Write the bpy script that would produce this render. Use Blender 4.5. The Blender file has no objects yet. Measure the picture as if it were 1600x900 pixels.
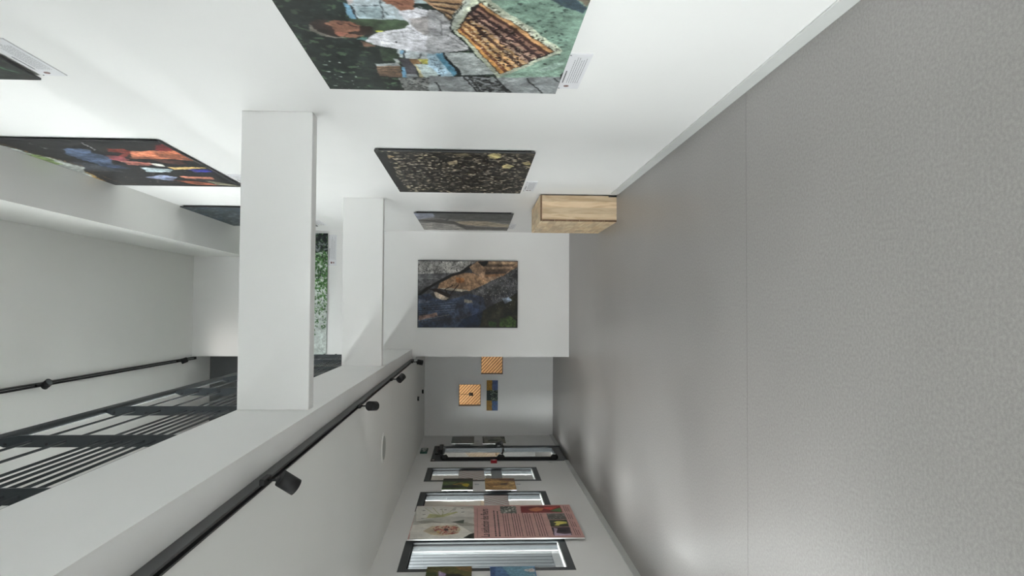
import bpy, bmesh, math, random
import numpy as np
from mathutils import Matrix, Vector
random.seed(3)
RNG = np.random.default_rng(7)
scene = bpy.context.scene
COL = scene.collection

# ---------------------------------------------------------------- camera (photo is turned on its side)
def make_camera():
    yaw, pitch, roll = .0308, -.0523, .0071
    cy, sy, cp, sp, cr, sr = math.cos(yaw), math.sin(yaw), math.cos(pitch), math.sin(pitch), math.cos(roll), math.sin(roll)
    fw = Vector((sy*cp, cy*cp, sp)); rt = Vector((cy, -sy, 0)); up = rt.cross(fw)
    rt2 = cr*rt + sr*up; up2 = -sr*rt + cr*up
    cam = bpy.data.cameras.new('camera')
    cam.sensor_fit = 'HORIZONTAL'; cam.sensor_width = 36; cam.lens = 1110/1600*36; cam.clip_start = .05
    o = bpy.data.objects.new('camera', cam); COL.objects.link(o)
    m = Matrix.Identity(4)
    for i, a in enumerate((-up2, rt2, -fw)):
        for j in range(3): m[j][i] = a[j]
    m.translation = Vector((0, 0, 1.55))
    o.matrix_world = m
    scene.camera = o
make_camera()

# ---------------------------------------------------------------- sky, lights, exposure
world = bpy.data.worlds.new('world'); scene.world = world; world.use_nodes = True
bg = world.node_tree.nodes['Background']
bg.inputs[0].default_value = (1.0, .97, .955, 1); bg.inputs[1].default_value = 13.0
vs = scene.view_settings
vs.view_transform = 'Standard'; vs.look = 'None'; vs.gamma = 1; vs.use_curve_mapping = False
vs.exposure = 1.15
scene.render.film_transparent = False
scene.cycles.max_bounces = 10; scene.cycles.diffuse_bounces = 7; scene.cycles.transparent_max_bounces = 12
scene.cycles.sample_clamp_indirect = 6

def portal(name, loc, rot, w, h):
    l = bpy.data.lights.new(name, 'AREA'); l.shape = 'RECTANGLE'; l.size = w; l.size_y = h
    l.energy = 1; l.cycles.is_portal = True
    o = bpy.data.objects.new(name, l); COL.objects.link(o); o.location = loc; o.rotation_euler = rot
H = math.pi/2
portal('daylight_opening_rear_low', (-.6, -3.72, 1.6), (H, 0, math.pi), 2.4, .8)
portal('daylight_opening_gallery', (-2.62, 6.75, 4.3), (H, 0, -H), 7.5, .6)
portal('added_opening_left_wide', (-2.62, -.45, 1.65), (H, 0, -H), 1.9, 1.2)  # portal of the added wide window in the left wall
portal('added_opening_rear_high', (.3, -3.72, 3.95), (H, 0, math.pi), 1.6, .9)  # portal of the added high rear window

for k, (a, b) in enumerate([(2.6, 3.5), (4.8, 5.7), (6.77, 7.67), (8.77, 9.70), (10.28, 11.17), (11.63, 12.93)]):
    portal('daylight_opening_left', (-2.62, (a+b)/2, 1.4), (H, 0, -H), b-a, 1.75)

# ---------------------------------------------------------------- materials
def srgb(c):
    out = []
    for v in c[:3]:
        v = v/255
        out.append(v/12.92 if v <= .04045 else ((v+.055)/1.055)**2.4)
    return tuple(out) + (1,)

def mat(name, color, rough=.5, metal=0, noise=None, bump=None, spec=None):
    """principled material; noise=(scale, amount), bump=(scale, strength)"""
    m = bpy.data.materials.new(name); m.use_nodes = True
    nt = m.node_tree; b = nt.nodes['Principled BSDF']
    c = srgb(color) if max(color) > 1 else tuple(color) + (1,)
    b.inputs['Base Color'].default_value = c
    b.inputs['Roughness'].default_value = rough; b.inputs['Metallic'].default_value = metal
    if spec is not None: b.inputs['Specular IOR Level'].default_value = spec
    tc = nt.nodes.new('ShaderNodeTexCoord')
    if noise:
        n = nt.nodes.new('ShaderNodeTexNoise'); n.inputs['Scale'].default_value = noise[0]; n.inputs['Detail'].default_value = 5
        nt.links.new(tc.outputs['Object'], n.inputs['Vector'])
        r = nt.nodes.new('ShaderNodeMapRange'); r.inputs[1].default_value = .3; r.inputs[2].default_value = .7
        r.inputs[3].default_value = 1-noise[1]; r.inputs[4].default_value = 1+noise[1]
        nt.links.new(n.outputs['Fac'], r.inputs[0])
        mx = nt.nodes.new('ShaderNodeVectorMath'); mx.operation = 'MULTIPLY'; mx.inputs[0].default_value = c[:3]
        nt.links.new(r.outputs[0], mx.inputs[1]); nt.links.new(mx.outputs[0], b.inputs['Base Color'])
    if bump:
        n = nt.nodes.new('ShaderNodeTexNoise'); n.inputs['Scale'].default_value = bump[0]; n.inputs['Detail'].default_value = 4
        nt.links.new(tc.outputs['Object'], n.inputs['Vector'])
        bp = nt.nodes.new('ShaderNodeBump'); bp.inputs['Strength'].default_value = bump[1]; bp.inputs['Distance'].default_value = .002
        nt.links.new(n.outputs['Fac'], bp.inputs['Height']); nt.links.new(bp.outputs[0], b.inputs['Normal'])
    return m

M_wall = mat('wall_paint', (.82, .815, .81), .75, noise=(1.5, .012), bump=(90, .12))
M_ceil = mat('ceiling_paint', (.78, .78, .76), .8, noise=(1.2, .012), bump=(90, .1))
M_board = mat('skirting_grey', (.60, .61, .60), .5, noise=(6, .03))
M_anth = mat('anthracite_metal', (.035, .043, .048), .42, noise=(8, .08))
M_steel = mat('railing_paint', (.020, .026, .030), .45, noise=(12, .1))
M_black = mat('black_plastic', (.006, .006, .007), .6, noise=(20, .1))
M_blackm = mat('track_black', (.012, .012, .013), .35, noise=(20, .1))
M_white = mat('white_plastic', (.78, .78, .77), .4, noise=(10, .02))
M_paper = mat('caption_card', (.74, .74, .77), .6, noise=(10, .02))
M_ink = mat('printed_ink', (.16, .16, .17), .6, noise=(30, .1))
M_inkd = mat('printed_dark_ink', (.03, .018, .02), .6, noise=(30, .1))
M_logo = mat('emblem_ink', (.22, .13, .12), .6, noise=(60, .5))
M_red = mat('red_plastic', (.42, .008, .02), .35, noise=(20, .05))
M_green = mat('sign_green', (.02, .09, .07), .4, noise=(20, .05))
M_backing = mat('backing_black', (.006, .006, .007), .6, noise=(20, .1))
M_clad = mat('outside_cladding', (.058, .063, .067), .8, noise=(2, .06), spec=.08)
M_pave = mat('outside_paving', (.07, .07, .07), .9, noise=(4, .1), spec=.03)
M_sticker = mat('pale_film', (.62, .60, .58), .6, noise=(10, .04))
M_stickg = mat('grey_film', (.25, .28, .30), .5, noise=(10, .06))
M_stripe = mat('red_stripe', (.35, .10, .08), .6, noise=(10, .04))

def floor_mat():
    m = bpy.data.materials.new('speckled_vinyl'); m.use_nodes = True
    nt = m.node_tree; N = nt.nodes; L = nt.links; b = N['Principled BSDF']
    tc = N.new('ShaderNodeTexCoord')
    def noise(s, d):
        n = N.new('ShaderNodeTexNoise'); n.inputs['Scale'].default_value = s; n.inputs['Detail'].default_value = d
        L.new(tc.outputs['Object'], n.inputs['Vector']); return n
    n1 = noise(75, 3); n2 = noise(260, 2); n3 = noise(.9, 3)
    def rng(n, a, b_, lo=.3, hi=.7):
        r = N.new('ShaderNodeMapRange'); r.inputs[1].default_value = lo; r.inputs[2].default_value = hi
        r.inputs[3].default_value = a; r.inputs[4].default_value = b_; L.new(n.outputs['Fac'], r.inputs[0]); return r
    r1, r2, r3 = rng(n1, .86, 1.14), rng(n2, .92, 1.08), rng(n3, .96, 1.04)
    a = N.new('ShaderNodeMath'); a.operation = 'MULTIPLY'; L.new(r1.outputs[0], a.inputs[0]); L.new(r2.outputs[0], a.inputs[1])
    c = N.new('ShaderNodeMath'); c.operation = 'MULTIPLY'; L.new(a.outputs[0], c.inputs[0]); L.new(r3.outputs[0], c.inputs[1])
    v = N.new('ShaderNodeVectorMath'); v.operation = 'MULTIPLY'; v.inputs[0].default_value = FLOOR_COL
    L.new(c.outputs[0], v.inputs[1]); L.new(v.outputs[0], b.inputs['Base Color'])
    b.inputs['Roughness'].default_value = .36; b.inputs['Specular IOR Level'].default_value = .5
    bp = N.new('ShaderNodeBump'); bp.inputs['Strength'].default_value = .12; bp.inputs['Distance'].default_value = .001
    L.new(n1.outputs['Fac'], bp.inputs['Height']); L.new(bp.outputs[0], b.inputs['Normal'])
    return m
FLOOR_COL = (.285, .270, .262)
M_floor = floor_mat()

def glass_mat():
    m = bpy.data.materials.new('window_glass'); m.use_nodes = True
    nt = m.node_tree; N = nt.nodes; L = nt.links
    N.remove(N['Principled BSDF'])
    t = N.new('ShaderNodeBsdfTransparent'); t.inputs[0].default_value = (.86, .90, .90, 1)
    g = N.new('ShaderNodeBsdfGlossy'); g.inputs['Roughness'].default_value = .02
    f = N.new('ShaderNodeFresnel'); ge = N.new('ShaderNodeNewGeometry'); mr = N.new('ShaderNodeMapRange')
    mr.inputs[3].default_value = 1.45; mr.inputs[4].default_value = 1/1.45; L.new(ge.outputs['Backfacing'], mr.inputs[0]); L.new(mr.outputs[0], f.inputs[0])
    mx = N.new('ShaderNodeMixShader'); L.new(f.outputs[0], mx.inputs[0]); L.new(t.outputs[0], mx.inputs[1]); L.new(g.outputs[0], mx.inputs[2])
    L.new(mx.outputs[0], N['Material Output'].inputs['Surface'])
    return m
M_glass = glass_mat()

def wood_mat(name, base, dark, scale=(1, 1, 1), rough=.5, grain=14):
    m = bpy.data.materials.new(name); m.use_nodes = True
    nt = m.node_tree; N = nt.nodes; L = nt.links; b = N['Principled BSDF']
    tc = N.new('ShaderNodeTexCoord'); mp = N.new('ShaderNodeMapping'); mp.inputs['Scale'].default_value = scale
    L.new(tc.outputs['Object'], mp.inputs[0])
    oi = N.new('ShaderNodeObjectInfo')
    ad = N.new('ShaderNodeVectorMath'); ad.operation = 'ADD'; L.new(mp.outputs[0], ad.inputs[0])
    ml = N.new('ShaderNodeMath'); ml.operation = 'MULTIPLY'; ml.inputs[1].default_value = 30; L.new(oi.outputs['Random'], ml.inputs[0]); L.new(ml.outputs[0], ad.inputs[1])
    n = N.new('ShaderNodeTexNoise'); n.inputs['Scale'].default_value = 2.2; n.inputs['Detail'].default_value = 3; n.inputs['Distortion'].default_value = .6
    L.new(ad.outputs[0], n.inputs['Vector'])
    s = N.new('ShaderNodeMath'); s.operation = 'MULTIPLY'; s.inputs[1].default_value = grain; L.new(n.outputs['Fac'], s.inputs[0])
    sn = N.new('ShaderNodeMath'); sn.operation = 'SINE'; L.new(s.outputs[0], sn.inputs[0])
    r = N.new('ShaderNodeMapRange'); r.inputs[1].default_value = -1; r.inputs[2].default_value = 1; L.new(sn.outputs[0], r.inputs[0])
    mx = N.new('ShaderNodeMixRGB'); mx.inputs[1].default_value = srgb(dark); mx.inputs[2].default_value = srgb(base); L.new(r.outputs[0], mx.inputs[0])
    tn = N.new('ShaderNodeMapRange'); tn.inputs[3].default_value = .84; tn.inputs[4].default_value = 1.12; L.new(oi.outputs['Random'], tn.inputs[0])
    v = N.new('ShaderNodeVectorMath'); v.operation = 'MULTIPLY'; L.new(mx.outputs[0], v.inputs[0]); L.new(tn.outputs[0], v.inputs[1])
    L.new(v.outputs[0], b.inputs['Base Color']); b.inputs['Roughness'].default_value = rough
    return m
M_oak = wood_mat('oak_long_grain', (218, 194, 162), (196, 168, 134), (6, 6, 1.2), .5, 16)
M_oakside = wood_mat('oak_side_grain_lit', (244, 222, 186), (222, 192, 152), (6, 1.2, 6), .5, 12)  # paler than the front oak: light falling on the side put into the colour
M_oakend = wood_mat('oak_end_grain', (140, 108, 80), (110, 82, 60), (20, 20, 20), .6, 10)
M_timber = wood_mat('warm_timber', (222, 196, 160), (206, 172, 130), (3, 3, 3), .5, 8)
M_timberd = mat('timber_gap', (.10, .05, .025), .7, noise=(10, .2))

def print_mat():
    m = bpy.data.materials.new('printed_picture'); m.use_nodes = True
    nt = m.node_tree; N = nt.nodes; L = nt.links; b = N['Principled BSDF']
    a = N.new('ShaderNodeAttribute'); a.attribute_name = 'ink'
    tc = N.new('ShaderNodeTexCoord'); n = N.new('ShaderNodeTexNoise'); n.inputs['Scale'].default_value = 120; n.inputs['Detail'].default_value = 4
    L.new(tc.outputs['Object'], n.inputs['Vector'])
    r = N.new('ShaderNodeMapRange'); r.inputs[1].default_value = .3; r.inputs[2].default_value = .7; r.inputs[3].default_value = .93; r.inputs[4].default_value = 1.07
    L.new(n.outputs['Fac'], r.inputs[0])
    v = N.new('ShaderNodeVectorMath'); v.operation = 'MULTIPLY'; L.new(a.outputs['Color'], v.inputs[0]); L.new(r.outputs[0], v.inputs[1])
    L.new(v.outputs[0], b.inputs['Base Color']); b.inputs['Roughness'].default_value = .45; b.inputs['Specular IOR Level'].default_value = .25
    return m
M_print = print_mat()

# ---------------------------------------------------------------- helpers
def link(name, me, m=None, parent=None):
    o = bpy.data.objects.new(name, me); COL.objects.link(o)
    if m is not None and me is not None and not me.materials: me.materials.append(m)
    if parent is not None: o.parent = parent
    return o

def add_box(bm, a, b, mtx=None):
    (x0, y0, z0), (x1, y1, z1) = a, b
    x0, x1 = sorted((x0, x1)); y0, y1 = sorted((y0, y1)); z0, z1 = sorted((z0, z1))
    v = [bm.verts.new(p) for p in ((x0,y0,z0),(x1,y0,z0),(x1,y1,z0),(x0,y1,z0),(x0,y0,z1),(x1,y0,z1),(x1,y1,z1),(x0,y1,z1))]
    if mtx is not None:
        for q in v: q.co = mtx @ q.co
    for f in ((3,2,1,0),(4,5,6,7),(0,1,5,4),(1,2,6,5),(2,3,7,6),(3,0,4,7)): bm.faces.new([v[i] for i in f])

def add_tube(bm, p, q, r, seg=16, r2=None, caps=True):
    p, q = Vector(p), Vector(q); d = (q-p).normalized()
    a = d.orthogonal().normalized(); b = d.cross(a); r2 = r if r2 is None else r2
    R1 = [bm.verts.new(p + r*(math.cos(t)*a + math.sin(t)*b)) for t in [2*math.pi*k/seg for k in range(seg)]]
    R2 = [bm.verts.new(q + r2*(math.cos(t)*a + math.sin(t)*b)) for t in [2*math.pi*k/seg for k in range(seg)]]
    for k in range(seg):
        f = bm.faces.new((R1[k], R1[(k+1) % seg], R2[(k+1) % seg], R2[k])); f.smooth = True
    if caps: bm.faces.new(R1[::-1]); bm.faces.new(R2)

def mesh_of(bm, name, bevel=0):
    if bevel:
        bmesh.ops.bevel(bm, geom=[e for e in bm.edges if e.calc_length() > bevel*3], offset=bevel, segments=1, affect='EDGES')
    me = bpy.data.meshes.new(name); bm.to_mesh(me); bm.free(); return me

def boxes(name, m, parent, *bs, bevel=0):
    bm = bmesh.new()
    for a, b in bs: add_box(bm, a, b)
    return link(name, mesh_of(bm, name, bevel), m, parent)

def tubes(name, m, parent, *ts, seg=16):
    bm = bmesh.new()
    for p, q, r in ts: add_tube(bm, p, q, r, seg)
    return link(name, mesh_of(bm, name), m, parent)

def struct(o): o['kind'] = 'structure'; return o

def thing(name, label, cat, loc=(0, 0, 0), group=None):
    o = bpy.data.objects.new(name, None); COL.objects.link(o); o.location = loc; o.empty_display_size = .1
    o['label'] = label; o['category'] = cat
    if group: o['group'] = group
    return o

# wall frames: local x = to the right as seen from the room, local y = up, local z = out of the wall
def wall_frame(kind, pos, s, z):
    """pos: coordinate of the plane; s: start coordinate (left edge seen from the room); z: bottom height"""
    if kind == 'R': return Matrix(((0, 0, -1, pos), (-1, 0, 0, s), (0, 1, 0, z), (0, 0, 0, 1)))
    if kind == 'L': return Matrix(((0, 0, 1, pos), (1, 0, 0, s), (0, 1, 0, z), (0, 0, 0, 1)))
    return Matrix(((1, 0, 0, s), (0, 0, -1, pos), (0, 1, 0, z), (0, 0, 0, 1)))

def wall_cells(name, m, axis, pos, thick, u0, u1, z0, z1, holes):
    """wall plate with rectangular holes. axis 'X': plane x=pos, u runs along y; thickness goes to pos+thick"""
    us = sorted({u0, u1, *[h[0] for h in holes], *[h[1] for h in holes]}); zs = sorted({z0, z1, *[h[2] for h in holes], *[h[3] for h in holes]})
    def inside(u, z): return any(h[0] < u < h[1] and h[2] < z < h[3] for h in holes)
    bm = bmesh.new(); cache = {}
    def V(u, z, d):
        k = (round(u, 4), round(z, 4), d)
        if k not in cache: cache[k] = bm.verts.new((pos+d, u, z) if axis == 'X' else (u, pos+d, z))
        return cache[k]
    def solid(i, j): return 0 <= i < len(us)-1 and 0 <= j < len(zs)-1 and not inside((us[i]+us[i+1])/2, (zs[j]+zs[j+1])/2)
    for i in range(len(us)-1):
        for j in range(len(zs)-1):
            if not solid(i, j): continue
            a, b, c, d = us[i], us[i+1], zs[j], zs[j+1]
            for t in (0, thick): bm.faces.new((V(a,c,t), V(b,c,t), V(b,d,t), V(a,d,t)))
            for (p, q, ni, nj) in (((a,c),(b,c),i,j-1), ((b,c),(b,d),i+1,j), ((b,d),(a,d),i,j+1), ((a,d),(a,c),i-1,j)):
                if not solid(ni, nj): bm.faces.new((V(*p,0), V(*q,0), V(*q,thick), V(*p,thick)))
    bmesh.ops.recalc_face_normals(bm, faces=bm.faces)
    return struct(link(name, mesh_of(bm, name), m))

# ---------------------------------------------------------------- picture painter (flat print, colour per grid point)
def vnoise(h, w, cell):
    gh, gw = int(h/cell)+3, int(w/cell)+3
    g = RNG.random((gh, gw)); y = np.arange(h)/cell; x = np.arange(w)/cell
    y0, x0 = y.astype(int), x.astype(int); fy, fx = (y-y0)[:, None], (x-x0)[None, :]
    fy, fx = fy*fy*(3-2*fy), fx*fx*(3-2*fx)
    a = g[np.ix_(y0, x0)]; b = g[np.ix_(y0, x0+1)]; c = g[np.ix_(y0+1, x0)]; d = g[np.ix_(y0+1, x0+1)]
    return (a*(1-fx)+b*fx)*(1-fy) + (c*(1-fx)+d*fx)*fy
def fbm(h, w, cell):
    s = np.zeros((h, w)); a = 1; t = 0
    while cell >= 1: s += a*vnoise(h, w, cell); t += a; a *= .62; cell /= 2
    s /= t
    return np.clip((s-.5)*4.0, -1, 1)

def paint(ops, w, h, asp, warp=5, grit=.16, blur=1):
    """returns (h, w, 3) sRGB 0..255; coordinates in the ops are thousandths of width and height"""
    img = np.full((h, w, 3), 128.0); nz = fbm(h, w, h/14)
    ys, xs = np.mgrid[0:h, 0:w]; xs = (xs+.5)/w*1000; ys = (ys+.5)/h*1000
    def region(x0, x1, y0, y1):
        return (slice(max(0, int(y0/1000*h)-1), min(h, int(y1/1000*h)+2)), slice(max(0, int(x0/1000*w)-1), min(w, int(x1/1000*w)+2)))
    def inpoly(pts, sl):
        X, Y = xs[sl], ys[sl]; m = np.zeros(X.shape, bool); n = len(pts)
        for i in range(n):
            (ax, ay), (bx, by) = pts[i], pts[(i+1) % n]
            if ay == by: continue
            c = ((ay > Y) != (by > Y)) & (X < (bx-ax)*(Y-ay)/(by-ay)+ax); m ^= c
        return m
    def fill(sl, m, col, n):
        c = np.array(col, float)[None, :]; k = (1+n*nz[sl][m])[:, None]
        sub = img[sl]; sub[m] = c*k
    def poly(pts, col, n):
        X = [p[0] for p in pts]; Y = [p[1] for p in pts]; sl = region(min(X), max(X), min(Y), max(Y))
        if xs[sl].size: fill(sl, inpoly(pts, sl), col, n)
    def disc(cx, cy, rx, ry, ang, col):
        r = max(rx, ry); sl = region(cx-r, cx+r, cy-r*asp, cy+r*asp)
        X, Y = xs[sl]-cx, (ys[sl]-cy)/asp
        if not X.size: return
        c, s = math.cos(ang), math.sin(ang); m = ((X*c+Y*s)/rx)**2 + ((-X*s+Y*c)/ry)**2 < 1
        img[sl][m] = col
    def inside1(p, pts):
        m = False; n = len(pts)
        for i in range(n):
            (ax, ay), (bx, by) = pts[i], pts[(i+1) % n]
            if ay != by and (ay > p[1]) != (by > p[1]) and p[0] < (bx-ax)*(p[1]-ay)/(by-ay)+ax: m = not m
        return m
    for o in ops:
        if o[0] == 'bg': img[:] = np.array(o[1], float)*(1+o[2]*nz)[:, :, None]
        elif o[0] == 'p': poly(o[3], o[1], o[2])
        elif o[0] == 'l':
            pts = o[3]; wd = o[2]*.85
            for (a, b) in zip(pts, pts[1:]):
                dx, dy = b[0]-a[0], (b[1]-a[1])/asp; L = math.hypot(dx, dy) or 1
                nx, ny = -dy/L*wd/2, dx/L*wd/2*asp
                poly([(a[0]+nx, a[1]+ny), (b[0]+nx, b[1]+ny), (b[0]-nx, b[1]-ny), (a[0]-nx, a[1]-ny)], o[1], 0)
        elif o[0] == 's':
            A, B, Cc, D = [np.array(p, float) for p in o[4]]; k = o[2]
            for i in range(k):
                t0, t1 = i/k, (i+1)/k
                poly([tuple(A+(D-A)*t0), tuple(B+(Cc-B)*t0), tuple(B+(Cc-B)*t1), tuple(A+(D-A)*t1)], o[1][i % len(o[1])], o[3])
        elif o[0] == 'k':
            pts = o[4]; X = [p[0] for p in pts]; Y = [p[1] for p in pts]; n = 0; tries = 0
            while n < o[2] and tries < o[2]*6:
                tries += 1; p = (random.uniform(min(X), max(X)), random.uniform(min(Y), max(Y)))
                if not inside1(p, pts): continue
                n += 1; r = random.uniform(*o[3]); disc(p[0], p[1], r, r*random.uniform(.3, .7), random.uniform(0, 3.14), random.choice(o[1]))
    if warp:
        c1 = h/7; dx = fbm(h, w, c1)*warp*w/1000 + fbm(h, w, h/30)*warp*.6*w/1000; dy = fbm(h, w, c1)*warp*w/1000 + fbm(h, w, h/30)*warp*.6*w/1000
        iy, ix = np.mgrid[0:h, 0:w]
        iy = np.clip(np.rint(iy+dy), 0, h-1).astype(int); ix = np.clip(np.rint(ix+dx), 0, w-1).astype(int)
        img = img[iy, ix]
    for _ in range(blur):
        P = np.pad(img, ((1, 1), (1, 1), (0, 0)), 'edge'); img = (P[1:-1, 1:-1]*4 + P[:-2, 1:-1] + P[2:, 1:-1] + P[1:-1, :-2] + P[1:-1, 2:])/8
    if grit:
        g = fbm(h, w, h/16)*.6 + fbm(h, w, h/60)*.5 + (RNG.random((h, w))-.5)*.5
        img = img*(1+grit*g)[:, :, None]
    return np.clip(img, 0, 255)

def picture_mesh(name, img, w, h):
    H_, W_ = img.shape[:2]
    x = np.linspace(0, w, W_); y = np.linspace(h, 0, H_)
    co = np.zeros((H_, W_, 3)); co[:, :, 0] = x[None, :]; co[:, :, 1] = y[:, None]
    i = np.arange(H_*W_).reshape(H_, W_)
    q = np.stack([i[1:, :-1], i[1:, 1:], i[:-1, 1:], i[:-1, :-1]], -1).reshape(-1, 4)
    me = bpy.data.meshes.new(name); me.vertices.add(H_*W_); me.vertices.foreach_set('co', co.ravel())
    me.loops.add(q.size); me.loops.foreach_set('vertex_index', q.ravel().astype(np.int32))
    me.polygons.add(len(q)); me.polygons.foreach_set('loop_start', np.arange(0, q.size, 4, dtype=np.int32))
    me.update(calc_edges=True)
    c = img/255; lin = np.where(c <= .04045, c/12.92, ((c+.055)/1.055)**2.4)
    at = me.color_attributes.new('ink', 'FLOAT_COLOR', 'POINT')
    at.data.foreach_set('color', np.concatenate([lin, np.ones((H_, W_, 1))], -1).ravel().astype(np.float32))
    me.validate(); return me

def picture(label, group, frame, w, h, ops, res, depth=.012, gap=.02, name='photo_print', cat='photo', inset=.10, edge=None, gain=1.0, warp=5, grit=.16):
    """frame: matrix with origin at the print's lower left corner in the plane of its FACE"""
    root = thing(name, label, cat, group=group); root.matrix_world = frame
    W_, H_ = res; img = np.clip(paint(ops, W_, H_, w/h, warp, grit)*gain, 0, 255)
    f = link('printed_face', picture_mesh('printed_face', img, w, h), M_print, root)
    boxes('panel', edge or M_white, root, ((0, 0, -depth), (w, h, -.0006)))
    boxes('backing_frame', M_backing, root, ((inset, inset, -depth-gap), (w-inset, h-inset, -depth)))
    return root

def bars(name, m, parent, rects, z=.0006):
    bm = bmesh.new()
    for (x0, y0, x1, y1) in rects:
        bm.faces.new([bm.verts.new(p) for p in ((x0, y0, z), (x1, y0, z), (x1, y1, z), (x0, y1, z))])
    o = link(name, mesh_of(bm, name), m, parent); o['kind'] = 'stuff'; return o

def wordline(x0, x1, y, t, rects):
    """one line of small print: words as short strips"""
    x = x0
    while x < x1:
        wl = random.uniform(.010, .034)*(x1-x0)/.4
        e = min(x1, x+wl); rects.append((x, y-t/2, e, y+t/2)); x = e + (x1-x0)*.012

def text_mesh(txt, width, height, bold=0.0):
    cu = bpy.data.curves.new('lettering', 'FONT'); cu.body = txt; cu.offset = bold; cu.resolution_u = 3
    ob = bpy.data.objects.new('lettering', cu); COL.objects.link(ob)
    dg = bpy.context.evaluated_depsgraph_get(); dg.update()
    me = bpy.data.meshes.new_from_object(ob.evaluated_get(dg)); bpy.data.objects.remove(ob)
    n = len(me.vertices); co = np.zeros(n*3); me.vertices.foreach_get('co', co); co = co.reshape(-1, 3)
    mn, mx = co.min(0), co.max(0)
    co[:, 0] = (co[:, 0]-mn[0])/(mx[0]-mn[0])*width; co[:, 1] = (co[:, 1]-mn[1])/(mx[1]-mn[1])*height; co[:, 2] = 0
    me.vertices.foreach_set('co', co.ravel()); me.update()
    return me

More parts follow.
